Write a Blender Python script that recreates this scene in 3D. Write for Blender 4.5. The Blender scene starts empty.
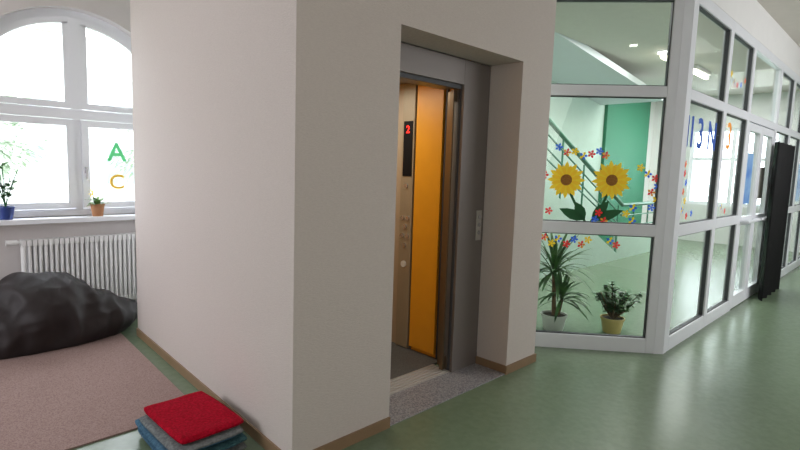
import bpy, bmesh, math, random
from math import sin, cos, pi, radians, sqrt
from mathutils import Vector, Matrix, noise
random.seed(7)
scene = bpy.context.scene
COL = scene.collection
try:
    scene.view_settings.view_transform = 'Standard'
except Exception:
    pass

# ---------------------------------------------------------------- materials
def srgb(r, g, b):
    def f(c):
        c /= 255.0
        return c/12.92 if c <= 0.04045 else ((c+0.055)/1.055)**2.4
    return (f(r), f(g), f(b), 1.0)

def mat(name, rgb, rough=0.6, metal=0.0, var=0.0, scale=8.0, bump=0.0, bscale=60.0, stretch=None, rgb2=None, detail=3.0, spec=None, emit=0.0, coat=0.0):
    m = bpy.data.materials.new(name); m.use_nodes = True
    nt = m.node_tree; N = nt.nodes; L = nt.links
    b = N["Principled BSDF"]
    c = srgb(*rgb)
    b.inputs["Base Color"].default_value = c
    b.inputs["Roughness"].default_value = rough
    b.inputs["Metallic"].default_value = metal
    if spec is not None: b.inputs["Specular IOR Level"].default_value = spec
    if coat: b.inputs["Coat Weight"].default_value = coat
    if emit:
        b.inputs["Emission Color"].default_value = c
        b.inputs["Emission Strength"].default_value = emit
    tc = N.new("ShaderNodeTexCoord"); mp = N.new("ShaderNodeMapping")
    L.new(tc.outputs["Object"], mp.inputs["Vector"])
    if stretch: mp.inputs["Scale"].default_value = stretch
    if var > 0 or rgb2:
        n = N.new("ShaderNodeTexNoise"); n.inputs["Scale"].default_value = scale; n.inputs["Detail"].default_value = detail
        L.new(mp.outputs["Vector"], n.inputs["Vector"])
        r = N.new("ShaderNodeValToRGB")
        r.color_ramp.elements[0].position = 0.35; r.color_ramp.elements[1].position = 0.65
        if rgb2:
            c2 = srgb(*rgb2)
            r.color_ramp.elements[0].color = c; r.color_ramp.elements[1].color = c2
        else:
            r.color_ramp.elements[0].color = tuple(max(0, x*(1-var)) for x in c[:3])+(1,)
            r.color_ramp.elements[1].color = tuple(min(1, x*(1+var)) for x in c[:3])+(1,)
        L.new(n.outputs["Fac"], r.inputs["Fac"]); L.new(r.outputs["Color"], b.inputs["Base Color"])
    if bump > 0:
        n2 = N.new("ShaderNodeTexNoise"); n2.inputs["Scale"].default_value = bscale; n2.inputs["Detail"].default_value = 4
        L.new(mp.outputs["Vector"], n2.inputs["Vector"])
        bp = N.new("ShaderNodeBump"); bp.inputs["Strength"].default_value = bump; bp.inputs["Distance"].default_value = 0.01
        L.new(n2.outputs["Fac"], bp.inputs["Height"]); L.new(bp.outputs["Normal"], b.inputs["Normal"])
    return m

def glass_mat(name, tint=(246, 250, 248), refl=0.6):
    m = bpy.data.materials.new(name); m.use_nodes = True
    nt = m.node_tree; N = nt.nodes; L = nt.links
    N.remove(N["Principled BSDF"])
    t = N.new("ShaderNodeBsdfTransparent"); t.inputs[0].default_value = srgb(*tint)
    g = N.new("ShaderNodeBsdfGlossy"); g.inputs["Roughness"].default_value = 0.01
    lw = N.new("ShaderNodeLayerWeight"); lw.inputs["Blend"].default_value = 0.5
    pw = N.new("ShaderNodeMath"); pw.operation = 'POWER'; pw.inputs[1].default_value = 4.0
    mu = N.new("ShaderNodeMath"); mu.operation = 'MULTIPLY_ADD'; mu.inputs[1].default_value = refl; mu.inputs[2].default_value = 0.022
    mx = N.new("ShaderNodeMixShader")
    L.new(lw.outputs["Facing"], pw.inputs[0]); L.new(pw.outputs[0], mu.inputs[0]); L.new(mu.outputs[0], mx.inputs[0])
    L.new(t.outputs[0], mx.inputs[1]); L.new(g.outputs[0], mx.inputs[2])
    L.new(mx.outputs[0], N["Material Output"].inputs[0])
    return m

M_wall = mat("wallpaper_beige", (207, 197, 191), 0.85, var=0.04, scale=55, bump=0.3, bscale=45, stretch=(1, 1, 7))
M_wall2 = mat("wall_niche", (217, 211, 210), 0.85, var=0.02, scale=8, bump=0.1)
M_white = mat("white_paint", (232, 231, 230), 0.7, var=0.01)
M_ceil = mat("ceiling_paint", (208, 202, 194), 0.85, var=0.02)
M_hceil = mat("ceiling_stair_soffit", (212, 218, 222), 0.8, var=0.01)
M_mint = mat("mint_wall_paint", (186, 206, 194), 0.7, var=0.02)
M_green = mat("green_wall_paint", (44, 124, 92), 0.6, var=0.03)
M_floor = mat("green_linoleum", (108, 126, 101), 0.27, rgb2=(115, 133, 108), scale=22, detail=8, bump=0.01, bscale=25)
M_base = mat("brown_baseboard", (142, 116, 88), 0.5, var=0.05)
M_carpet = mat("carpet_pile", (144, 120, 116), 0.95, rgb2=(172, 149, 142), scale=150, detail=2, bump=0.3, bscale=220, spec=0.1)
M_alu = mat("white_powder_coat", (230, 232, 238), 0.4, var=0.01)
M_gask = mat("dark_gasket", (70, 72, 76), 0.6)
M_glass = glass_mat("clear_glass")
M_glassw = glass_mat("window_glass", (252, 253, 254), 0.3)
M_wf = mat("window_frame_white", (242, 244, 250), 0.4)
M_steel = mat("portal_grey_steel", (124, 117, 113), 0.42, metal=0.2, var=0.02, scale=3)
M_dsteel = mat("door_edge_steel", (120, 104, 82), 0.3, metal=0.5, var=0.03, scale=20)
M_brush = mat("brushed_steel", (186, 182, 176), 0.35, metal=0.35, var=0.05, scale=30, stretch=(8, 8, 0.3))
M_ctrl = mat("control_steel", (158, 146, 122), 0.45, metal=0.2, var=0.04, scale=30, stretch=(8, 8, 0.3))
M_orange = mat("orange_laminate", (228, 158, 34), 0.4, var=0.02)
M_cabwall = mat("car_wall_beige", (168, 152, 128), 0.5, var=0.02)
M_cabfloor = mat("cab_floor_grey", (78, 80, 80), 0.6, rgb2=(98, 100, 98), scale=90)
M_terr = mat("terrazzo", (108, 108, 114), 0.4, rgb2=(172, 172, 176), scale=100, detail=3)
M_black = mat("black_plastic", (12, 12, 14), 0.6, spec=.2)
M_bag = mat("black_nylon", (42, 36, 37), 0.62, var=0.08, scale=5, bump=0.1, bscale=30, spec=0.45)
M_red = mat("red_plush", (190, 14, 44), 0.95, rgb2=(148, 8, 30), scale=70, bump=0.9, bscale=130, spec=0.1)
M_matb = mat("blue_felt", (60, 92, 118), 0.95, rgb2=(84, 120, 142), scale=60, bump=0.5, bscale=130, spec=0.1)
M_matg = mat("grey_felt", (100, 106, 108), 0.95, rgb2=(132, 136, 136), scale=70, bump=0.5, bscale=130, spec=0.1)
M_matt = mat("teal_felt", (50, 84, 92), 0.95, rgb2=(74, 110, 116), scale=70, bump=0.5, bscale=130, spec=0.1)
M_rad = mat("radiator_enamel", (240, 240, 240), 0.4)
M_leaf = mat("leaf_green", (50, 94, 44), 0.45, rgb2=(92, 134, 66), scale=9)
M_leaf2 = mat("leaf_dark", (44, 82, 46), 0.45, rgb2=(80, 124, 64), scale=12)
M_leafl = mat("leaf_light", (96, 140, 70), 0.5, rgb2=(130, 168, 90), scale=12)
M_bark = mat("bark_brown", (110, 84, 58), 0.85, var=0.2, scale=25, bump=0.5)
M_barkp = mat("bark_pale", (170, 164, 156), 0.85, var=0.1, scale=25)
M_soil = mat("soil", (50, 38, 30), 0.95, var=0.3, scale=60, bump=0.8)
M_potw = mat("white_ceramic", (214, 214, 208), 0.3)
M_poty = mat("cream_yellow_ceramic", (206, 182, 116), 0.35, var=0.04)
M_potb = mat("blue_ceramic", (44, 66, 132), 0.3)
M_poto = mat("terracotta", (176, 124, 86), 0.7, var=0.06)
M_petal = mat("sunflower_yellow", (250, 214, 50), 0.7, emit=0.12)  # both petal yellows carry a slight added glow, though they are only paper
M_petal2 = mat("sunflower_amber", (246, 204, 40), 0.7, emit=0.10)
M_seed = mat("seed_brown", (142, 92, 36), 0.85, rgb2=(176, 122, 56), scale=90)
M_stem = mat("paper_green", (100, 216, 140), 0.7, emit=.2)  # faint glow put into the green paper
M_stemd = mat("paper_dark_green", (34, 96, 54), 0.7)
M_pr = mat("paper_red", (232, 56, 56), 0.8, emit=.15); M_pb = mat("paper_blue", (60, 110, 226), 0.8, emit=.15)  # bright papers, yellow, orange and ochre too, glow slightly to look stronger
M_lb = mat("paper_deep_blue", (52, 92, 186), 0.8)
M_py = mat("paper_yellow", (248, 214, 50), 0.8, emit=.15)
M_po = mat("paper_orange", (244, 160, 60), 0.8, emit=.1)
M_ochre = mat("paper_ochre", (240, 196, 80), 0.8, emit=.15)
M_rail = mat("rail_green_enamel", (66, 124, 100), 0.4)
M_step = mat("stair_stone", (180, 184, 176), 0.5, rgb2=(196, 198, 190), scale=60)
M_tube = mat("tube_light", (255, 248, 226), 0.5, emit=10)
M_led = mat("led_red", (255, 40, 30), 0.5, emit=2)
M_metal = mat("chrome", (200, 200, 205), 0.25, metal=0.8)
M_facade = mat("facade_render", (206, 205, 204), 0.9, var=0.03)
M_roof = mat("roof_tiles", (190, 178, 172), 0.9, var=0.05)
M_wdark = mat("neighbour_pane", (140, 146, 152), 0.5)
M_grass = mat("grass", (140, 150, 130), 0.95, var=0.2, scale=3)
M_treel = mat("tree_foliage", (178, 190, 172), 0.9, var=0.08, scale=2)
M_poster = mat("poster_blue", (80, 130, 205), 0.7, rgb2=(150, 190, 225), scale=4)
M_poster2 = mat("poster_white", (226, 224, 216), 0.7)

# ---------------------------------------------------------------- mesh builder
class MB:
    def __init__(s): s.v=[]; s.f=[]; s.m=[]
    def add(s, vs, fs, m=0):
        o=len(s.v); s.v += [Vector(v) for v in vs]
        for f in fs: s.f.append([i+o for i in f]); s.m.append(m)
    def box(s, x0,y0,z0,x1,y1,z1,m=0):
        s.obox(Vector(((x0+x1)/2,(y0+y1)/2,(z0+z1)/2)), Vector((1,0,0)),Vector((0,1,0)),Vector((0,0,1)), abs(x1-x0)/2,abs(y1-y0)/2,abs(z1-z0)/2,m)
    def obox(s,c,ax,ay,az,hx,hy,hz,m=0):
        c=Vector(c); vs=[]
        for sz in (-1,1):
            for sx,sy in ((-1,-1),(1,-1),(1,1),(-1,1)):
                vs.append(c+ax*hx*sx+ay*hy*sy+az*hz*sz)
        s.add(vs,[(3,2,1,0),(4,5,6,7),(0,1,5,4),(1,2,6,5),(2,3,7,6),(3,0,4,7)],m)
    def prism(s,pts,z0,z1,m=0):
        n=len(pts)
        vs=[(p[0],p[1],z0) for p in pts]+[(p[0],p[1],z1) for p in pts]
        fs=[tuple(range(n-1,-1,-1)),tuple(range(n,2*n))]+[(i,(i+1)%n,n+(i+1)%n,n+i) for i in range(n)]
        s.add(vs,fs,m)
    def plate(s,pts,nrm,th,m=0):
        n=len(pts); pts=[Vector(p) for p in pts]; nv=Vector(nrm)*th
        vs=pts+[p+nv for p in pts]
        fs=[tuple(range(n-1,-1,-1)),tuple(range(n,2*n))]+[(i,(i+1)%n,n+(i+1)%n,n+i) for i in range(n)]
        s.add(vs,fs,m)
    def tube(s,pts,r,n=10,m=0,caps=True):
        pts=[Vector(p) for p in pts]; k=len(pts)
        rs=r if isinstance(r,(list,tuple)) else [r]*k
        rings=[]; prev=None
        for i in range(k):
            if i==0: t=pts[1]-pts[0]
            elif i==k-1: t=pts[-1]-pts[-2]
            else: t=pts[i+1]-pts[i-1]
            t.normalize()
            if prev is None:
                a=Vector((0,0,1)) if abs(t.z)<0.9 else Vector((1,0,0))
                u=t.cross(a).normalized()
            else:
                u=(prev-t*prev.dot(t)).normalized()
            prev=u; w=t.cross(u)
            rings.append([pts[i]+(u*cos(2*pi*j/n)+w*sin(2*pi*j/n))*rs[i] for j in range(n)])
        vs=[v for rg in rings for v in rg]; fs=[]
        for i in range(k-1):
            for j in range(n):
                fs.append((i*n+j,i*n+(j+1)%n,(i+1)*n+(j+1)%n,(i+1)*n+j))
        if caps:
            fs.append(tuple(range(n-1,-1,-1))); fs.append(tuple((k-1)*n+j for j in range(n)))
        s.add(vs,fs,m)
    def lathe(s,cx,cy,prof,n=28,m=0):
        vs=[];fs=[]
        for r,z in prof:
            for j in range(n): vs.append((cx+r*cos(2*pi*j/n),cy+r*sin(2*pi*j/n),z))
        k=len(prof)
        for i in range(k-1):
            for j in range(n): fs.append((i*n+j,i*n+(j+1)%n,(i+1)*n+(j+1)%n,(i+1)*n+j))
        fs.append(tuple(range(n-1,-1,-1))); fs.append(tuple((k-1)*n+j for j in range(n)))
        s.add(vs,fs,m)
    def build(s,name,mats,parent=None,label=None,cat=None,kind=None,bevel=0,smooth=False,group=None,subsurf=0,angle=35):
        if not isinstance(mats,(list,tuple)): mats=[mats]
        xs=[v.x for v in s.v]; ys=[v.y for v in s.v]; zs=[v.z for v in s.v]
        o=Vector(((min(xs)+max(xs))/2,(min(ys)+max(ys))/2,min(zs)))
        me=bpy.data.meshes.new(name)
        me.from_pydata([tuple(v-o) for v in s.v],[],s.f)
        for mm in mats: me.materials.append(mm)
        for p,mi in zip(me.polygons,s.m):
            p.material_index=mi; p.use_smooth=smooth
        me.update()
        bm=bmesh.new(); bm.from_mesh(me); bmesh.ops.recalc_face_normals(bm,faces=bm.faces); bm.to_mesh(me); bm.free()
        if smooth:
            try: me.set_sharp_from_angle(angle=radians(angle))
            except Exception: pass
        ob=bpy.data.objects.new(name,me); COL.objects.link(ob)
        if parent is not None:
            ob.parent=parent; ob.location=o-wloc(parent)
        else: ob.location=o
        tag(ob,label,cat,kind,group)
        if bevel:
            b=ob.modifiers.new("bevel",'BEVEL'); b.width=bevel; b.segments=2; b.limit_method='ANGLE'
        if subsurf:
            b=ob.modifiers.new("sub",'SUBSURF'); b.levels=subsurf; b.render_levels=subsurf
        return ob
def wloc(o):
    l=Vector(o.location)
    while o.parent: o=o.parent; l+=Vector(o.location)
    return l
def tag(ob,label=None,cat=None,kind=None,group=None):
    if label: ob["label"]=label
    if cat: ob["category"]=cat
    if kind: ob["kind"]=kind
    if group: ob["group"]=group
def empty(name,loc,label,cat,kind=None,group=None):
    e=bpy.data.objects.new(name,None); e.location=loc; e.empty_display_size=0.1; COL.objects.link(e)
    tag(e,label,cat,kind,group); return e
def sbox(name,b,m,label,cat,parent=None,kind="structure",bevel=0):
    x=MB(); x.box(*b); return x.build(name,m,parent,label,cat,kind,bevel)
def text_geo(mb,body,size,org,right,up,depth=0.003,m=0,bold=0.015):
    cu=bpy.data.curves.new("t",'FONT'); cu.body=body; cu.size=size; cu.extrude=depth/2; cu.align_x='CENTER'; cu.align_y='CENTER'; cu.offset=size*bold
    ob=bpy.data.objects.new("t",cu); COL.objects.link(ob)
    dg=bpy.context.evaluated_depsgraph_get(); dg.update()
    me=bpy.data.meshes.new_from_object(ob.evaluated_get(dg))
    right=Vector(right); up=Vector(up); n=right.cross(up); org=Vector(org)
    mb.add([org+right*v.co.x+up*v.co.y+n*v.co.z for v in me.vertices],[tuple(p.vertices) for p in me.polygons],m)
    bpy.data.objects.remove(ob); bpy.data.curves.remove(cu); bpy.data.meshes.remove(me)

H=3.45
Z=Vector((0,0,1))
# ---------------------------------------------------------------- shell
sbox("floor",(-3.2,-2.2,-0.12,14.2,6.0,0),M_floor,"polished green linoleum floor of corridor and hall","floor")
x=MB(); x.box(-3.2,-2.2,H,14.2,6.0,H+0.1); x.build("ceiling",M_ceil,None,"plain painted ceiling over corridor and hall","ceiling","structure")
WC,WR,WS,WB=1.33,0.93,1.95,1.0
def arch_wall(name,x0,x1,y0,y1,c,r,spring,sill,m):
    mb=MB(); N=32
    for y in (y0,y1):
        q=lambda a,b,cc,d: mb.add([(a,y,b),(cc,y,b),(cc,y,d),(a,y,d)],[(0,1,2,3)])
        q(x0,0,c-r,H); q(c+r,0,x1,H); q(c-r,0,c+r,sill)
        for i in range(N):
            a0=pi-pi*i/N; a1=pi-pi*(i+1)/N
            p0=(c+r*cos(a0),y,spring+r*sin(a0)); p1=(c+r*cos(a1),y,spring+r*sin(a1))
            mb.add([p0,p1,(p1[0],y,H),(p0[0],y,H)],[(0,1,2,3)])
    out=[(c-r,sill),(c-r,spring)]+[(c+r*cos(pi-pi*i/N),spring+r*sin(pi-pi*i/N)) for i in range(1,N)]+[(c+r,spring),(c+r,sill)]
    for i in range(len(out)):
        a=out[i]; b=out[(i+1)%len(out)]
        mb.add([(a[0],y0,a[1]),(b[0],y0,b[1]),(b[0],y1,b[1]),(a[0],y1,a[1])],[(0,1,2,3)])
    return mb.build(name,m,None,"light plastered outer wall with an arched window opening","wall","structure")
arch_wall("wall_window",-3.2,3.6,5.55,5.95,WC,WR,WS,WB,M_wall2)
sbox("wall_west",(-3.2,-2.2,0,-3.0,5.55,H),M_wall2,"light plastered side wall of the niche","wall")
sbox("wall_south",(-3.0,-2.2,0,14.2,-2.0,H),M_wall2,"plain light corridor wall","wall")
x=MB(); x.prism([(1.40,2.12),(1.60,2.12),(1.74,4.78),(1.54,4.78)],0,H)
x.build("wall_shaft_side",M_wall,None,"beige wallpapered side of the lift shaft","wall","structure")
x=MB(); x.box(1.60,2.12,0,2.08,2.40,H); x.box(3.32,2.12,0,3.73,2.40,H); x.box(2.08,2.12,2.335,3.32,2.40,H)
x.build("wall_front",M_wall,None,"beige wallpapered wall around the lift entrance","wall","structure")
sbox("wall_shaft_end",(3.53,2.40,0,3.73,5.0,H),M_white,"white shaft wall facing the stair hall","wall")
sbox("wall_shaft_back",(1.74,4.58,0,3.53,4.78,H),M_wall2,"rear wall of the lift shaft","wall")
x=MB(); x.box(3.73,5.0,0,11.1,5.2,H,0); x.box(11.1,4.93,0,13.5,5.2,H,1); x.box(13.5,5.0,0,14.2,5.2,H,2)
x.build("wall_hall",[M_mint,M_green,M_white],None,"mint wall with a strong green pier in the stair hall","wall","structure")
x=MB(); x.box(14.0,-2.0,0,14.2,2.3,H); x.box(14.0,2.3,0,14.2,4.1,0.9); x.box(14.0,2.3,2.7,14.2,4.1,H); x.box(14.0,4.1,0,14.2,5.0,H)
x.build("wall_end",M_white,None,"white end wall with a daylight window","wall","structure")
w=empty("window_1",(14.1,3.2,0.9),"white framed end window of the hall","window","structure")
x=MB(); x.box(14.05,2.3,0.9,14.12,2.37,2.7); x.box(14.05,4.03,0.9,14.12,4.1,2.7); x.box(14.05,2.37,0.9,14.12,4.03,0.97); x.box(14.05,2.37,2.63,14.12,4.03,2.7); x.box(14.05,3.16,0.97,14.12,3.24,2.63); x.box(14.05,2.37,1.95,14.12,3.16,2.02); x.box(14.05,3.24,1.95,14.12,4.03,2.02)
x.build("frame",M_wf,w); x=MB(); x.box(14.08,2.37,0.97,14.09,4.03,2.63); x.build("glass",M_glassw,w)

x=MB(); x.prism([(1.388,2.108),(1.40,2.12),(1.54,4.78),(1.528,4.78)],0,0.065); x.build("baseboard_side",M_base,None,"brown vinyl baseboard on the shaft side","baseboard","structure")
x=MB(); x.box(1.39,2.108,0,2.08,2.12,0.065); x.box(3.32,2.108,0,3.742,2.12,0.065); x.box(3.308,2.108,0,3.32,2.40,0.065); x.box(3.73,2.12,0,3.742,2.66,0.065)
x.build("baseboard_front",M_base,None,"brown vinyl baseboard beside the lift entrance","baseboard","structure")
sbox("baseboard_window",(-3.0,5.538,0,3.6,5.55,0.065),M_base,"brown vinyl baseboard under the radiator","baseboard")

# ---------------------------------------------------------------- arched window
YF=5.70
w=empty("window_2",(WC,YF,WB),"white arched window with fanlight and two casements","window","structure")
mb=MB()
def arcband(mb,c,spring,r0,r1,y0,y1,a0=0,a1=pi,N=32):
    for i in range(N):
        t0=a0+(a1-a0)*i/N; t1=a0+(a1-a0)*(i+1)/N
        P=[(c+r*cos(t),y,spring+r*sin(t)) for y in (y0,y1) for r,t in ((r0,t0),(r1,t0),(r1,t1),(r0,t1))]
        mb.add(P,[(0,1,2,3),(7,6,5,4),(0,3,7,4),(1,5,6,2)])
fo=WR; fw=0.07
arcband(mb,WC,WS,fo-fw,fo,YF-0.04,YF+0.04)
mb.box(WC-fo,YF-.04,WB,WC-fo+fw,YF+.04,WS); mb.box(WC+fo-fw,YF-.04,WB,WC+fo,YF+.04,WS)
mb.box(WC-fo,YF-.04,WB,WC+fo,YF+.04,WB+0.06)
mb.box(WC-fo+fw,YF-.05,WS-0.05,WC+fo-fw,YF+.04,WS+0.04)
mb.box(WC-0.045,YF-.062,WS+0.04,WC+0.045,YF+.04,WS+fo-fw+.002)
mb.box(WC-0.03,YF-.04,WB+.06,WC+0.03,YF+.04,WS-.05)
mb.build("frame",M_wf,w)
for sx in (-1,1):
    a=WC+sx*0.032; b=WC+sx*(fo-fw-0.003); lo,hi=min(a,b),max(a,b); z0=WB+.065; z1=WS-.055; q=0.06
    mb=MB(); mb.box(lo,YF-.06,z0,lo+q,YF-.01,z1); mb.box(hi-q,YF-.06,z0,hi,YF-.01,z1); mb.box(lo+q,YF-.06,z0,hi-q,YF-.01,z0+q); mb.box(lo+q,YF-.06,z1-q,hi-q,YF-.01,z1)
    s=mb.build("casement",M_wf,w)
    mb=MB(); mb.box(lo+q,YF-.04,z0+q,hi-q,YF-.034,z1-q); mb.build("glass",M_glassw,s)
    if sx==1:
        mb=MB(); mb.box(lo+.015,YF-.085,1.40,lo+.035,YF-.06,1.46); mb.box(lo+.018,YF-.10,1.34,lo+.033,YF-.085,1.45); mb.build("handle",M_metal,s)
    mb=MB()
    R=fo-fw+.002
    ac=math.acos(.045/R)
    a0,a1=(0.0,ac) if sx==1 else (pi-ac,pi)
    arcband(mb,WC,WS,R-0.055,R,YF-.06,YF-.01,a0,a1,20)
    Rz=sqrt((R-.055)**2-.095**2)+.012
    mb.box(min(WC+sx*.045,WC+sx*.095),YF-.06,WS+.045,max(WC+sx*.045,WC+sx*.095),YF-.01,WS+Rz)
    mb.box(min(WC+sx*.095,WC+sx*(R-.008)),YF-.06,WS+.045,max(WC+sx*.095,WC+sx*(R-.008)),YF-.01,WS+.10)
    s=mb.build("fanlight",M_wf,w)
    mb=MB(); pts=[(WC+sx*.03,YF-.03,WS+.06)]+[(WC+sx*cos(t)*(R-.02),YF-.03,WS+.0+sin(t)*(R-.02)) for t in [0.07+i*(pi/2-.11)/14 for i in range(15)]]
    mb.plate(pts,(0,1,0),0.006); mb.build("glass",M_glassw,s)
sbox("trim_1",(0.2,5.42,WB-0.045,2.45,5.64,WB),M_wf,"white stone window sill board","window sill",bevel=0.006)
for ch,px,pz,sz,mm,lab in (("A",1.665,1.60,0.25,M_stem,"bright green paper letter A stuck on the window pane"),("C",1.660,1.31,0.20,M_ochre,"ochre paper letter C stuck on the window pane")):
    mb=MB(); text_geo(mb,ch,sz,(px,YF-.045,pz),(1,0,0),(0,0,1),bold=.015); mb.build("letter_sticker",mm,None,lab,"sticker",group="letters on the arched window")
# radiator
r=empty("radiator",(1.45,5.45,0),"white ribbed column radiator under the arched window","radiator")
mb=MB(); x0,x1=0.82,2.10; n=32
for i in range(n):
    cx=x0+(i+.5)*(x1-x0)/n
    for dy in (-0.035,0.0,0.035):
        mb.tube([(cx,5.45+dy,.21),(cx,5.45+dy,.79)],0.0145,8)
    mb.box(cx-.017,5.40,.77,cx+.017,5.50,.82); mb.box(cx-.017,5.40,.17,cx+.017,5.50,.22)
mb.build("body",M_rad,r,smooth=True)
mb=MB(); mb.tube([(x0-.02,5.45,.80),(x1,5.45,.80)],.014,8); mb.tube([(x0-.02,5.45,.19),(x1,5.45,.19)],.014,8); mb.tube([(x0-.02,5.45,.19),(x0-.06,5.45,.19),(x0-.06,5.45,0)],.011,8); mb.build("pipe",M_rad,r,smooth=True)
mb=MB(); mb.tube([(x0-.02,5.45,.80),(x0-.10,5.45,.80)],.024,14); mb.build("valve_knob",M_rad,r,smooth=True)

def leaf(mb,p,d,L,W,droop,m=0,seg=5,fold=0.0):
    p=Vector(p); d=Vector(d).normalized()
    side=d.cross(Z)
    if side.length<0.05: side=Vector((1,0,0))
    side.normalize()
    pts=[]; cur=p.copy(); dd=d.copy()
    for i in range(seg+1):
        t=i/seg; w=W*(sin(pi*min(1,(t*0.85+0.12)))**0.8)*(1 if i<seg else 0.05)
        up=side.cross(dd).normalized()
        pts.append((cur-side*w/2+up*fold*w, cur.copy(), cur+side*w/2+up*fold*w))
        cur=cur+dd*L/seg; dd=(dd-Z*droop/seg).normalized()
    vs=[v for r in pts for v in r]; fs=[]
    for i in range(seg):
        a=i*3
        fs+=[(a,a+1,a+4,a+3),(a+1,a+2,a+5,a+4)]
    mb.add(vs,fs,m)
def pot(e,cx,cy,z,r,h,m,saucer=True):
    mb=MB(); mb.lathe(cx,cy,[(r*.70,z),(r*.74,z+.01),(r*.93,z+h*.86),(r,z+h*.88),(r,z+h),(r*.9,z+h),(r*.88,z+h*.9)],28)
    mb.build("pot",m,e,smooth=True)
    mb=MB(); mb.lathe(cx,cy,[(r*.85,z+h*.84),(r*.87,z+h*.9),(r*.3,z+h*.93)],20); mb.build("soil",M_soil,e,smooth=True)
zs=WB
p=empty("potted_plant",(0.74,5.50,zs),"leafy green plant in a blue pot on the sill","potted plant")
pot(p,.74,5.50,zs,.065,.11,M_potb)
mb=MB(); ml=MB()
for i in range(12):
    a=random.uniform(0,2*pi); h=random.uniform(.2,.46); q=[Vector((.74,5.50,zs+.1)),Vector((.74+cos(a)*h*.15,5.50+sin(a)*.02,zs+.1+h*.6)),Vector((.74+cos(a)*h*.3,5.50+sin(a)*.03,zs+.1+h))]
    mb.tube(q,.003,5)
    for k in range(8):
        t=random.uniform(.3,1); pp=q[0].lerp(q[2],t); b=random.uniform(0,2*pi)
        leaf(ml,pp,(cos(b),sin(b)*.3,.3),random.uniform(.05,.09),.04,.8)
mb.build("stem",M_stemd,p,smooth=True); ml.build("foliage",M_leaf,p,smooth=True)
p=empty("potted_plant",(1.44,5.50,zs),"small flowering plant in a terracotta pot on the sill","potted plant")
pot(p,1.44,5.50,zs,.062,.115,M_poto)
ml=MB()
for i in range(40):
    b=random.uniform(0,2*pi); rr=random.uniform(.0,.04)
    leaf(ml,(1.44+cos(b)*rr,5.50+sin(b)*rr,zs+.10+random.uniform(0,.05)),(cos(b),sin(b)*.5,random.uniform(.2,1)),random.uniform(.05,.1),.03,1.0)
ml.build("foliage",M_leafl,p,smooth=True)
mb=MB(); mb.tube([(1.42,5.50,zs+.1),(1.40,5.50,zs+.22)],.003,6); mb.build("stem",M_stemd,p)
mb=MB()
for k in range(9):
    a=2*pi*k/9; leaf(mb,(1.40,5.495,zs+.22),(cos(a),-.15,sin(a)),.045,.022,0,0,3)
mb.build("blossom",M_py,p)

# ---------------------------------------------------------------- carpet
mb=MB(); cp=[(-2.6,3.06),(1.33,3.06),(1.44,4.98),(-2.6,4.98)]
mb.prism(cp,0.0,0.010,0)
mb.build("carpet",M_carpet,None,"pinkish brown speckled pile carpet on the niche floor","carpet")

# ---------------------------------------------------------------- bean bag
def beanbag():
    NU,NV=240,120; vs=[];fs=[]
    for j in range(NV+1):
        ph=pi*j/NV
        for i in range(NU):
            th=2*pi*i/NU
            x_=cos(th)*sin(ph); y_=sin(th)*sin(ph); z_=cos(ph)
            X=x_*0.78; Y=y_*0.30
            base=max(z_,-0.5)
            hh=0.33+0.20*math.exp(-((X-0.06)/0.40)**4)
            Zc=((base+0.5)/1.5)**0.85*hh*1.05
            p=Vector((X,Y,Zc))
            n=Vector((x_*1.0,y_*1.4,max(z_,0)*1.0+.1)).normalized()
            q=Vector((X*2.0+Y*.8,Y*1.4+2.0,Zc*1.1-X*.7))
            w=.050*noise.noise(q*1.1)
            v=noise.noise(q*1.8+Vector((5.1,2.2,8.4))); w+=.075*(0.30-sqrt(v*v+.0010))
            v=noise.noise(Vector((q.x*3.0,q.y*1.6,q.z*1.6))+Vector((1.1,9.2,3.4))); w+=.055*(0.27-sqrt(v*v+.0008))
            v=noise.noise(Vector((q.x*2.4+q.z*3,q.y*3,q.z*6))+Vector((4.1,1.2,6.4))); w+=.035*(0.27-sqrt(v*v+.0008))
            v=noise.noise(Vector((X*9,Y*9,Zc*9))); w+=.010*(0.25-sqrt(v*v+.002))
            p+=n*w*(0.35+0.65*min(1,Zc/0.1))
            p.z=max(p.z,0)
            vs.append(Vector((0.83,5.02,0.011))+Vector((min(p.x,.79),min(p.y,.34),p.z)))
    for j in range(NV):
        for i in range(NU):
            fs.append((j*NU+i,j*NU+(i+1)%NU,(j+1)*NU+(i+1)%NU,(j+1)*NU+i))
    mb=MB(); mb.add(vs,fs)
    return mb
b=beanbag().build("bean_bag",M_bag,None,"slumped black nylon bean bag lying on the carpet","bean bag",smooth=True,angle=180)

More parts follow.
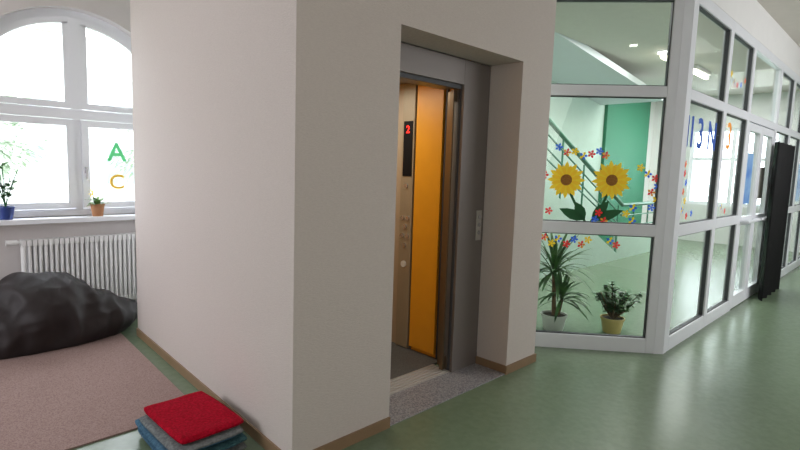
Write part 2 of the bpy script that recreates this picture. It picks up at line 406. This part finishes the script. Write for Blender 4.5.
# ---------------------------------------------------------------- floor mats
def cushion(name,x0,y0,x1,y1,z0,z1,rot,m,label,wav=0.004,seed=0):
    c=Vector(((x0+x1)/2,(y0+y1)/2)); N=26; hx=(x1-x0)/2; hy=(y1-y0)/2; ca,sa=cos(rot),sin(rot)
    vs=[];fs=[]
    def pt(u,v,top):
        rr=1-0.05*(abs(u)*abs(v))**6
        lx=u*hx*rr; ly=v*hy*rr
        e=max(abs(u),abs(v)); ed=max(0,(e-.90)/.10)
        h=(z1-z0); mid=(z0+z1)/2
        off=h/2*sqrt(max(0,1-ed**2*.9))
        nz=noise.noise(Vector((lx*9,ly*9,seed)))*wav*(1 if top else 0)
        z=mid+(off+nz if top else -off)
        return Vector((c.x+lx*ca-ly*sa,c.y+lx*sa+ly*ca,z))
    for top in (0,1):
        for j in range(N+1):
            for i in range(N+1): vs.append(pt(-1+2*i/N,-1+2*j/N,top))
    K=(N+1)**2
    for j in range(N):
        for i in range(N):
            a=j*(N+1)+i; fs.append((a,a+N+1,a+N+2,a+1)); fs.append((K+a,K+a+1,K+a+N+2,K+a+N+1))
    for i in range(N):
        for (a,b_) in ((i,i+1),(N*(N+1)+i+1,N*(N+1)+i)): fs.append((a,b_,K+b_,K+a))
        a=i*(N+1); b_=(i+1)*(N+1); fs.append((b_,a,K+a,K+b_))
        a=i*(N+1)+N; b_=(i+1)*(N+1)+N; fs.append((a,b_,K+b_,K+a))
    mb=MB(); mb.add(vs,fs); mb.build(name,m,None,label,"cushion",smooth=True,group="stacked floor cushions",angle=60)
for i,(m,dx,dy,rot,lab) in enumerate([(M_matg,.0,-.02,.03,"grey felt floor cushion at the bottom of the stack"),(M_matb,-.02,.015,-.03,"blue felt floor cushion in the stack"),
    (M_matt,.005,-.02,.02,"dark teal felt floor cushion in the stack"),(M_matb,-.03,.02,-.02,"blue felt floor cushion in the stack"),(M_matg,-.01,-.01,.01,"grey felt floor cushion under the red one")]):
    z0=.001+i*.0235
    cushion("floor_cushion",.955+dx,2.46+dy,1.335+dx,2.99+dy,z0,z0+.0225,rot,m,lab,.001,i)
cushion("floor_cushion",.985,2.49,1.345,3.02,.120,.150,.02,M_red,"red plush floor cushion on top of the stack",.006,9)

# ---------------------------------------------------------------- elevator
e=empty("elevator",(2.6,3.2,0),"passenger lift with orange cab and open glazed door","elevator")
mb=MB(); PT=2.155
mb.box(2.08,2.401,0,2.10,2.44,2.33); mb.box(3.01,2.401,0,3.32,2.44,2.33); mb.box(2.10,2.401,PT,3.01,2.44,2.33)
mb.box(3.01,2.44,0,3.025,2.50,PT); mb.box(2.10,2.44,PT-.02,3.01,2.60,PT)
pf=mb.build("door_frame",M_steel,e,"grey steel door frame",bevel=0.002)
mb=MB(); mb.box(2.10,2.425,PT-.03,2.998,2.44,PT); mb.box(2.998,2.425,.02,3.01,2.44,PT); mb.build("door_seal",M_gask,pf)
cp_=MB(); cp_.box(3.225,2.393,1.01,3.285,2.401,1.24); c=cp_.build("call_panel",M_brush,pf,bevel=0.002)
for zz in (1.07,1.13,1.19):
    mb=MB(); mb.tube([(3.255,2.393,zz),(3.255,2.386,zz)],.016,16); mb.build("button",M_metal,c,smooth=True)
mb=MB(); mb.box(2.10,2.42,0.0,3.01,2.60,0.012)
for k in range(5): mb.box(2.10,2.435+k*.034,0.012,3.01,2.445+k*.034,0.018)
mb.build("door_sill",M_brush,e)
for (y,xa,xb) in ((2.475,2.965,3.14),(2.555,3.03,3.19)):
    mb=MB(); mb.box(xa,y-.014,.02,xa+.014,y+.014,2.12); mb.box(xb-.02,y-.014,.02,xb,y+.014,2.12); mb.box(xa+.014,y-.014,.02,xb-.02,y+.014,.12); mb.box(xa+.014,y-.014,2.04,xb-.02,y+.014,2.12)
    d=mb.build("door_leaf",M_dsteel,e); mb=MB(); mb.box(xa+.014,y-.004,.12,xb-.02,y+.004,2.04); mb.build("glass",M_glass,d)
mb=MB(); mb.box(2.05,2.60,0,3.16,4.2,0.014); mb.build("car_floor",M_cabfloor,e)
mb=MB(); mb.box(3.13,2.60,.014,3.16,2.955,2.24); mb.box(2.05,2.60,.014,2.08,4.17,2.24); mb.build("car_wall",M_orange,e,"orange laminate car wall")
mb=MB(); mb.box(3.13,2.955,.014,3.16,4.2,2.24); mb.box(2.05,4.17,.014,3.13,4.2,2.24)
mb.build("car_wall",M_cabwall,e,"beige grey car wall")
mb=MB()
mb.box(3.095,2.665,.05,3.13,2.945,2.21); mb.build("wall_panel",M_orange,e,bevel=.004)
mb=MB(); mb.box(3.115,2.948,.014,3.13,2.962,2.22); mb.box(3.11,2.64,.014,3.13,2.655,2.22); mb.build("panel_joint",M_gask,e)
mb=MB(); mb.box(2.05,2.60,2.24,3.16,4.2,2.27); mb.build("car_ceiling",M_steel,e)
mb=MB(); mb.box(3.10,2.97,.02,3.13,3.11,2.22); cpn=mb.build("control_panel",M_ctrl,e,bevel=.003)
mb=MB(); mb.box(3.094,2.985,1.48,3.10,3.085,1.93); disp=mb.build("display",M_black,cpn)
mb=MB(); text_geo(mb,"2",.085,(3.092,3.035,1.86),(0,-1,0),(0,0,1),.002); mb.build("digit",M_led,disp)
for k,(dy,zz) in enumerate(((0,.74),(.0,.90),(.03,.98),(-.03,.98),(.0,1.06),(.03,1.13),(-.03,1.13),(0,1.40))):
    mb=MB(); yy=3.04+dy
    mb.tube([(3.10,yy,zz),(3.090,yy,zz)],.019 if k else .028,18); mb.build("button",M_metal if k else M_potw,cpn,smooth=True)
mb=MB(); mb.tube([(3.13,3.3,.9),(3.07,3.3,.9),(3.07,4.05,.9),(3.13,4.05,.9)],.016,12); mb.build("handrail",M_metal,e,smooth=True)
mb=MB(); mb.box(2.20,2.9,2.228,2.6,3.7,2.24); mb.build("lamp",mat("cab_lamp",(255,246,226),.5,emit=3),e)
sbox("trim_2",(2.08,2.12,0,3.308,2.42,0.006),M_terr,"speckled grey terrazzo threshold slab before the lift","threshold")

# ---------------------------------------------------------------- glass partition
A0=Vector((4.06,2.36,0)); DD=Vector((0.71,-0.853,0)).normalized(); ND=Vector((-DD.y,DD.x,0))
if ND.y<0: ND=-ND
S_END=(Vector((4.77,1.507,0))-A0).length
B0=A0+DD*S_END
wn=[3]
def bay(P0,d,s0,s1,label,st0=.05,st1=.05,top=3.08):
    n=Vector((-d.y,d.x,0)); 
    if n.y<0: n=-n
    P=lambda s,z,o=0: P0+d*s+Z*z+n*o
    c=P((s0+s1)/2,0); w=empty("window_%d"%wn[0],c,label,"window","structure"); wn[0]+=1
    def bx(mb,a,b,za,zb,t=.035): mb.obox(P((a+b)/2,(za+zb)/2),d,n,Z,(b-a)/2,t,(zb-za)/2)
    mb=MB(); bx(mb,s0,s0+st0,0,top); bx(mb,s1-st1,s1,0,top)
    rails=[(0,.13),(1.03,1.13),(2.20,2.29),(2.98,top)]
    for a,b in rails: bx(mb,s0+st0,s1-st1,a,b)
    mb.build("frame",M_alu,w,bevel=.004)
    for (a,b) in ((.13,1.03),(1.13,2.20),(2.29,2.98)):
        g=MB(); bx(g,s0+st0,s0+st0+.008,a,b,.02); bx(g,s1-st1-.008,s1-st1,a,b,.02); bx(g,s0+st0+.008,s1-st1-.008,a,a+.008,.02); bx(g,s0+st0+.008,s1-st1-.008,b-.008,b,.02)
        g.build("gasket",M_gask,w)
        g=MB(); bx(g,s0+st0,s1-st1,a,b,.004); g.build("glass",M_glass,w)
    return w
bay(A0,DD,-.46,S_END-.05,"white framed diagonal glass screen between corridor and hall",.06,.075)
mb=MB(); mb.prism([tuple((B0+DD*-.05+ND*.035)[:2]),tuple((B0+DD*-.05-ND*.035)[:2]),(4.77,1.465),(4.84,1.465),(4.84,1.535),(4.80,1.56)],0,3.08)
mb.build("trim_3",M_alu,None,"white corner post joining the glass screens","post","structure")
X0=Vector((0,1.5,0)); XD=Vector((1,0,0))
for a,b in ((4.84,5.98),(5.98,6.95)): bay(X0,XD,a,b,"white framed tall glass screen along the corridor",.055,.05)
dr=empty("door_1",(7.75,1.5,0),"white framed glazed double door in the glass screen","door","structure")
DA,DB=6.95,8.50
mb=MB(); 
mb.box(DA,1.465,0,DA+.06,1.535,3.08); mb.box(DB-.06,1.465,0,DB,1.535,3.08); mb.box(DA+.06,1.465,2.20,DB-.06,1.535,2.29); mb.box(DA+.06,1.465,2.98,DB-.06,1.535,3.08)
f=mb.build("frame",M_alu,dr,bevel=.004)
mb=MB(); mb.box(DA+.06,1.496,2.29,DB-.06,1.504,2.98); mb.build("glass",M_glass,dr)
DM=(DA+DB)/2
for (xa,xb,side) in ((DA+.07,DM-.005,1),(DM+.005,DB-.07,-1)):
    mb=MB(); q=.09; mb.box(xa,1.47,.01,xa+q,1.53,2.19); mb.box(xb-q,1.47,.01,xb,1.53,2.19); mb.box(xa+q,1.47,.01,xb-q,1.53,.16); mb.box(xa+q,1.47,2.10,xb-q,1.53,2.19); mb.box(xa+q,1.47,1.0,xb-q,1.53,1.1)
    lf=mb.build("door_leaf",M_alu,dr,bevel=.003)
    for a,b in ((.16,1.0),(1.1,2.10)):
        mb=MB(); mb.box(xa+q,1.496,a,xb-q,1.504,b); mb.build("glass",M_glass,lf)
    mb=MB(); mb.tube([(xa+.05,1.47,1.05),(xa+.05,1.40,1.05),(xb-.05,1.40,1.05),(xb-.05,1.47,1.05)],.018,10); mb.build("push_bar",M_alu,lf,smooth=True)
for a,b in ((8.50,9.5),(9.5,10.5),(10.5,11.5),(11.5,12.7),(12.7,13.99)): bay(X0,XD,a,b,"white framed tall glass screen along the corridor",.05,.045)
mb=MB(); mb.prism([(3.73,2.70),(4.745,1.465),(4.77,1.465),(14.0,1.465),(14.0,1.58),(4.84,1.58),(3.73,2.92)],3.08,H)
mb.build("wall_bulkhead",M_white,None,"white bulkhead above the glass screens","wall","structure")

# ---------------------------------------------------------------- stickers on the diagonal glass
DP=lambda s,z,o=0: A0+DD*s+Z*z+ND*o
def sunflower(s,zc,R,label,tilt,stem_pts):
    OFF=-.012
    e=empty("sunflower_sticker",DP(s,zc,OFF),label,"sticker",group="paper sunflowers on the glass screen")
    mb=MB()
    for ring,(r0,r1,n,mm,o) in enumerate(((.03,R,12,0,0),(.03,R*.84,12,1,-.002))):
        for k in range(n):
            a=2*pi*(k+.5*ring)/n+tilt; w=.22
            pts=[]
            for (rr,da) in ((r0,-.12),(r0+(r1-r0)*.45,-w*.9),(r0+(r1-r0)*.75,-w*.65),(r1,0),(r0+(r1-r0)*.75,w*.65),(r0+(r1-r0)*.45,w*.9),(r0,.12)):
                pts.append(DP(s+rr*cos(a+da),zc+rr*sin(a+da),OFF+o))
            mb.plate(pts,-ND,.0015,mm)
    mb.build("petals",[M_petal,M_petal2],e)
    mb=MB(); mb.plate([DP(s+.048*cos(2*pi*k/28),zc+.048*sin(2*pi*k/28),OFF-.005) for k in range(28)],-ND,.002); mb.build("seed_head",M_seed,e)
    mb=MB()
    for i in range(len(stem_pts)-1):
        p,q=stem_pts[i],stem_pts[i+1]
        mb.plate([DP(p[0]-.012,p[1],OFF+.003),DP(p[0]+.012,p[1],OFF+.003),DP(q[0]+.012,q[1],OFF+.003),DP(q[0]-.012,q[1],OFF+.003)],-ND,.0015)
    mb.build("stem",M_stemd,e)
    mb=MB(); b=stem_pts[-1]
    for (da,L) in ((2.1,.18),(2.75,.24)) if tilt==0 else ((.35,.28),(.9,.22)):
        d2=(cos(da),sin(da)); pr=(-d2[1],d2[0]); pts=[]
        for t,wd in ((0,.0),(.25,.035),(.5,.045),(.75,.03),(1,0)): pts.append(DP(b[0]+d2[0]*L*t+pr[0]*wd,b[1]+.01+d2[1]*L*t+pr[1]*wd,OFF+.001))
        for t,wd in ((.75,.03),(.5,.045),(.25,.035)): pts.append(DP(b[0]+d2[0]*L*t-pr[0]*wd,b[1]+.01+d2[1]*L*t-pr[1]*wd,OFF+.001))
        mb.plate(pts,-ND,.0015)
    mb.build("leaf",M_stemd,e)
sunflower(.22,1.49,.16,"yellow paper sunflower with brown centre on the glass",0,[(.25,1.40),(.33,1.25),(.40,1.14)])
sunflower(.60,1.50,.17,"taller yellow paper sunflower leaning beside its twin",.1,[(.58,1.40),(.53,1.26),(.455,1.14)])

variants=[]
def pinwheel(cols):
    mb=MB(); R=.037
    for k in range(5):
        a=2*pi*k/5; pts=[(0,0),(R*.7*cos(a-.45),R*.7*sin(a-.45)),(R*cos(a),R*sin(a)),(R*.7*cos(a+.45),R*.7*sin(a+.45))]
        mb.plate([DD*p[0]+Z*p[1]+ND*(-.001*(k%2)) for p in pts],-ND,.001,k%len(cols))
    mb.plate([DD*.009*cos(2*pi*j/10)+Z*.009*sin(2*pi*j/10)-ND*.003 for j in range(10)],-ND,.001,(1)%len(cols))
    return mb,cols
cols=[[M_pr],[M_pb],[M_po,M_pr],[M_py],[M_pb,M_py]]
names=["red","blue","orange and red","yellow","blue and yellow"]
def place_flower(pos,i,rot=0):
    k=i%5
    if len(variants)<=k:
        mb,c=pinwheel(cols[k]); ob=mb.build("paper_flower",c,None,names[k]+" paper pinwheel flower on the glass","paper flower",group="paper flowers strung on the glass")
        variants.append(ob)
        ob.location=Vector(pos)-Z*.037
        return
    o=variants[k].copy(); COL.objects.link(o); o.location=Vector(pos)-Z*.037; o.rotation_euler=(0,0,rot)
pix=[(545,176),(560,148),(568,153),(576,152),(584,156),(592,154),(600,151),(606,155),(640,166),(647,172),(654,176),(656,184),(650,190),(655,197),(632,206),(598,212),(594,219),(603,220),(625,212),(631,219),(548,212),
     (536,244),(543,239),(550,245),(557,240),(565,245),(573,240),(580,245),(587,240),(609,240),(615,244),(650,205)]
for i,(u_,v_) in enumerate(pix):
    s=.22+(u_-566)*.00844+(v_-180)*.00075; zz=1.495-(v_-180)*.0086
    place_flower(DP(s,zz,-.014),i)
for i,(xx,zz) in enumerate(((4.98,1.58),(5.03,1.50),(4.98,1.42),(5.04,1.34),(5.0,1.26),(5.12,1.20),(5.26,1.22),(4.98,1.66),(6.15,2.6),(6.27,2.54),(6.40,2.52),(6.55,2.54),(6.7,2.6),(6.2,1.35),(6.25,1.25),(6.4,1.2))):
    place_flower(Vector((xx,1.484,zz)),i,math.atan2(.853,.71))
for i,(ch,px,pz,mm,cn) in enumerate((("I",4.97,1.93,M_lb,"blue"),("I",5.09,1.93,M_lb,"blue"),("3",5.33,1.93,M_lb,"blue"),("N",5.70,1.93,M_lb,"blue"),("3",6.30,1.97,M_po,"orange"))):
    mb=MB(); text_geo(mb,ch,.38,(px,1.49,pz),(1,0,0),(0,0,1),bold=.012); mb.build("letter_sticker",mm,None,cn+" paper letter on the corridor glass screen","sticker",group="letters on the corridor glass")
for (xa,xb,za,zb,m,lab) in ((7.18,7.50,1.25,1.85,M_poster,"pale blue poster taped to the glazed door"),(7.90,8.2,1.3,1.7,M_poster2,"white notice taped to the glazed door")):
    mb=MB(); mb.box(xa,1.491,za,xb,1.494,zb); mb.build("poster",m,None,lab,"poster")

# ---------------------------------------------------------------- plants behind glass
p=empty("potted_yucca",(4.66,2.46,0),"spiky long-leaved yucca in a white pot","potted plant")
YX,YY=4.66,2.46
pot(p,YX,YY,0,.13,.16,M_potw)
mb=MB(); mb.tube([(YX,YY,.12),(YX-.005,YY+.01,.30),(YX-.02,YY+.02,.58)],[.024,.02,.018],10); mb.tube([(YX+.03,YY-.02,.12),(YX+.06,YY-.04,.30)],[.02,.016],10); mb.build("trunk",M_bark,p,smooth=True)
ml=MB()
for (cx,cy,cz,n,L) in ((YX-.02,YY+.02,.54,52,.44),(YX+.06,YY-.04,.27,40,.34)):
    for k in range(n):
        a=k*2.399+random.uniform(-.2,.2); el=random.uniform(-.1,1.4)
        leaf(ml,(cx,cy,cz+k/n*.08),(cos(a)*cos(el),sin(a)*cos(el),sin(el)),L*random.uniform(.8,1.15),.036,random.uniform(.7,1.7),0,8,.12)
ml.build("foliage",M_leaf2,p,smooth=True)
p=empty("potted_jade_plant",(5.05,2.04,0),"small bushy plant in a cream yellow pot","potted plant")
JX,JY=5.05,2.04
pot(p,JX,JY,0,.115,.15,M_poty)
mb=MB(); ml=MB()
for k in range(14):
    a=k*2.399; el=random.uniform(.5,1.3); L=random.uniform(.22,.42); o=Vector((JX,JY,.13)); d=Vector((cos(a)*cos(el),sin(a)*cos(el),sin(el)))
    q=[o,o+d*L*.5,o+d*L+Z*.04]; mb.tube(q,[.009,.006,.003],6)
    for t_ in range(36):
        t=random.uniform(.3,1.05); pp=q[0].lerp(q[2],t); b=random.uniform(0,2*pi)
        leaf(ml,pp,(cos(b),sin(b),random.uniform(-.2,.8)),random.uniform(.05,.075),.042,.5,0,3)
mb.build("branch",M_bark,p,smooth=True); ml.build("foliage",M_leaf2,p,smooth=True)

# ---------------------------------------------------------------- stairs in hall
st=empty("staircase",(7.5,4.4,0),"stone staircase with green steel balustrade","staircase")
mb=MB(); n=12; x0=9.4; run=.30; rise=.145
for i in range(n): mb.box(x0-(i+1)*run,3.9,0 if i<3 else i*rise-.15,x0-i*run,4.99,(i+1)*rise)
mb.build("steps",M_step,st)
mb=MB()
mb.plate([(x0+.05,3.84,0),(x0+.05,3.84,.12),(x0-n*run,3.84,n*rise+.08),(x0-n*run,3.84,0)],(0,1,0),.06); mb.build("stringer",M_mint,st)
mb=MB(); mb.box(x0+.05,3.84,0,11.6,3.92,.50); mb.build("parapet",M_mint,st)
mb=MB()
top=lambda xx: max(0,(x0-xx)/run*rise)
mb.tube([(11.6,3.86,1.0),(x0+.2,3.86,1.0),(x0-n*run,3.86,n*rise+1.0)],.036,10)
for dz in (.80,.60,.42):
    mb.tube([(11.6,3.86,max(dz,.54)),(x0+.2,3.86,max(dz,.54)),(x0-n*run,3.86,n*rise+dz)],.013,8)
for i in range(9):
    xx=11.6-i*.725
    if xx<x0-n*run: break
    mb.tube([(xx,3.86,top(xx)*.98),(xx,3.86,top(xx)+1.0)],.015,8)
mb.build("balustrade",M_rail,st,smooth=True)
mb=MB(); mb.plate([(10.9,3.75,3.0),(10.9,3.75,3.1),(7.6,3.75,H),(6.6,3.75,H)],(0,1,0),1.24); mb.build("upper_flight",M_hceil,st)
for (xa,xb) in ((8.5,9.35),(9.95,10.8)):
    l=empty("ceiling_lamp",((xa+xb)/2,3.0,H-.08),"white batten luminaire with glowing tube on the ceiling","ceiling lamp",group="hall ceiling lamps")
    mb=MB(); mb.box(xa,2.93,H-.06,xb,3.07,H); mb.build("housing",M_white,l)
    mb=MB(); mb.tube([(xa+.02,3.0,H-.095),(xb-.02,3.0,H-.095)],.035,12); mb.build("tube",M_tube,l,smooth=True)
mb=MB(); mb.lathe(7.9,3.2,[(.03,H-.05),(.05,H-.04),(.055,H)],20); mb.build("smoke_detector",M_poster2,None,"round white smoke detector on the hall ceiling","smoke detector",smooth=True)
s=empty("folding_screen",(8.45,1.40,0),"tall black zigzag folding screen against the glass wall","folding screen")
NP=8; xa=7.90; w_=1.10/NP
for k in range(NP):
    y0,y1=(1.32,1.38) if k%2==0 else (1.38,1.32)
    p0=Vector((xa+k*w_,y0,0)); p1=Vector((xa+(k+1)*w_,y1,0)); d=(p1-p0).normalized(); nn=Vector((-d.y,d.x,0))
    mb=MB(); mb.obox((p0+p1)/2+Z*1.01,d,nn,Z,(p1-p0).length/2-.002,.009,1.01); mb.build("panel",M_black,s,bevel=.002)
for (y0,y1,z0,z1,m,lab) in ((4.2,4.6,1.3,1.9,M_poster,"blue printed poster on the end wall"),(4.65,4.9,1.2,1.7,M_poster2,"white notice sheet on the end wall"),(1.75,2.2,1.1,1.9,M_poster,"large blue poster beside the end window")):
    mb=MB(); mb.box(13.985,y0,z0,14.0,y1,z1); mb.build("poster",m,None,lab,"poster")

# ---------------------------------------------------------------- outside
sbox("ground",(-20,6.2,-1.5,45,45,-1.4),M_grass,"lawn outside the windows","ground",kind="stuff")
bl=empty("building",(4,30,-1.4),"pale rendered neighbouring building","building")
mb=MB(); mb.box(-6,28,-1.4,14,34,7); mb.build("facade",M_facade,bl)
mb=MB(); mb.add([(-6.3,27.6,7),(14.3,27.6,7),(14.3,34.3,7),(-6.3,34.3,7),(-6.3,31,10),(14.3,31,10)],[(0,1,5,4),(2,3,4,5),(0,4,3),(1,2,5),(0,3,2,1)]); mb.build("roof",M_roof,bl)
for i in range(6):
    for zz in (.3,3.6):
        mb=MB(); mb.box(-5+i*3.2,27.93,zz,-3.8+i*3.2,28,zz+1.7); mb.build("window",M_wdark,bl)
for (tx,ty,tr) in ((2.2,19,1.7),(8.5,24,2.4)):
    t=empty("tree",(tx,ty,-1.4),"leafy green garden tree","tree")
    mb=MB(); mb.tube([(tx,ty,-1.398),(tx+.1,ty,.5),(tx,ty,2.0)],[.18,.14,.1],10); mb.build("trunk",M_barkp,t,smooth=True)
    ml=MB()
    for k in range(2500):
        v=Vector((random.gauss(0,1),random.gauss(0,1),random.gauss(0,1))).normalized()*tr*random.uniform(.4,1)
        leaf(ml,(tx+v.x,ty+v.y,2.3+v.z*.85),v+Vector((0,0,.2)),.22,.14,.5,0,2)
    ml.build("foliage",M_treel,t)

# ---------------------------------------------------------------- lights
wd=bpy.data.worlds.new("sky"); scene.world=wd; wd.use_nodes=True
bg=wd.node_tree.nodes["Background"]; bg.inputs[0].default_value=(0.90,0.95,1.0,1); bg.inputs[1].default_value=9.0
def area(name,loc,target,sx,sy,power,color=(1,1,1)):
    l=bpy.data.lights.new(name,'AREA'); l.shape='RECTANGLE'; l.size=sx; l.size_y=sy; l.energy=power; l.color=color
    o=bpy.data.objects.new(name,l); COL.objects.link(o); o.location=loc
    o.rotation_euler=(Vector(target)-Vector(loc)).to_track_quat('-Z','Y').to_euler()
    return o
area("light_niche",(-2.9,4.0,1.9),(1.4,3.6,1.2),2.0,1.8,108,(.92,.94,1))  # fill light added out of view; the wall behind has no window
area("light_corridor",(0.5,-1.9,2.2),(2.6,2.1,1.4),3.0,1.8,52,(1,.94,.90))  # added fill for the shaft front, placed before a windowless wall
area("light_corridor_far",(7.5,-1.9,2.0),(7.5,1.5,.8),5.0,1.8,150,(.98,.97,1))  # added to brighten the far floor; no window is modelled behind it
area("light_hall",(7.0,2.9,3.43),(7.0,2.95,0),4.0,1.2,125,(1,.97,.96))  # bare area light added under the ceiling to brighten the hall, besides the tubes
area("light_hall_far",(11.9,2.8,3.43),(11.9,2.8,0),2.0,1.6,150,(1,.98,.98))  # second added hall light, with no fitting modelled for it
area("light_car",(2.6,3.3,2.2),(2.6,3.3,0),.5,.8,7,(1,.97,.9))

# ---------------------------------------------------------------- camera
cam=bpy.data.cameras.new("camera"); co=bpy.data.objects.new("camera",cam); COL.objects.link(co)
cam.sensor_width=36; cam.lens=520/800*36; cam.clip_start=.05; cam.clip_end=200
pt=math.atan(520/4700); ro=math.asin(.0325); az=radians(45)
f=Vector((cos(pt)*cos(az),cos(pt)*sin(az),-sin(pt))); r0=Vector((sin(az),-cos(az),0)); u0=r0.cross(f)
r=r0*cos(ro)+u0*sin(ro); u=u0*cos(ro)-r0*sin(ro)
Mx=Matrix((( r.x,u.x,-f.x,0),(r.y,u.y,-f.y,0),(r.z,u.z,-f.z,1.55),(0,0,0,1)))
co.matrix_world=Mx
scene.camera=co
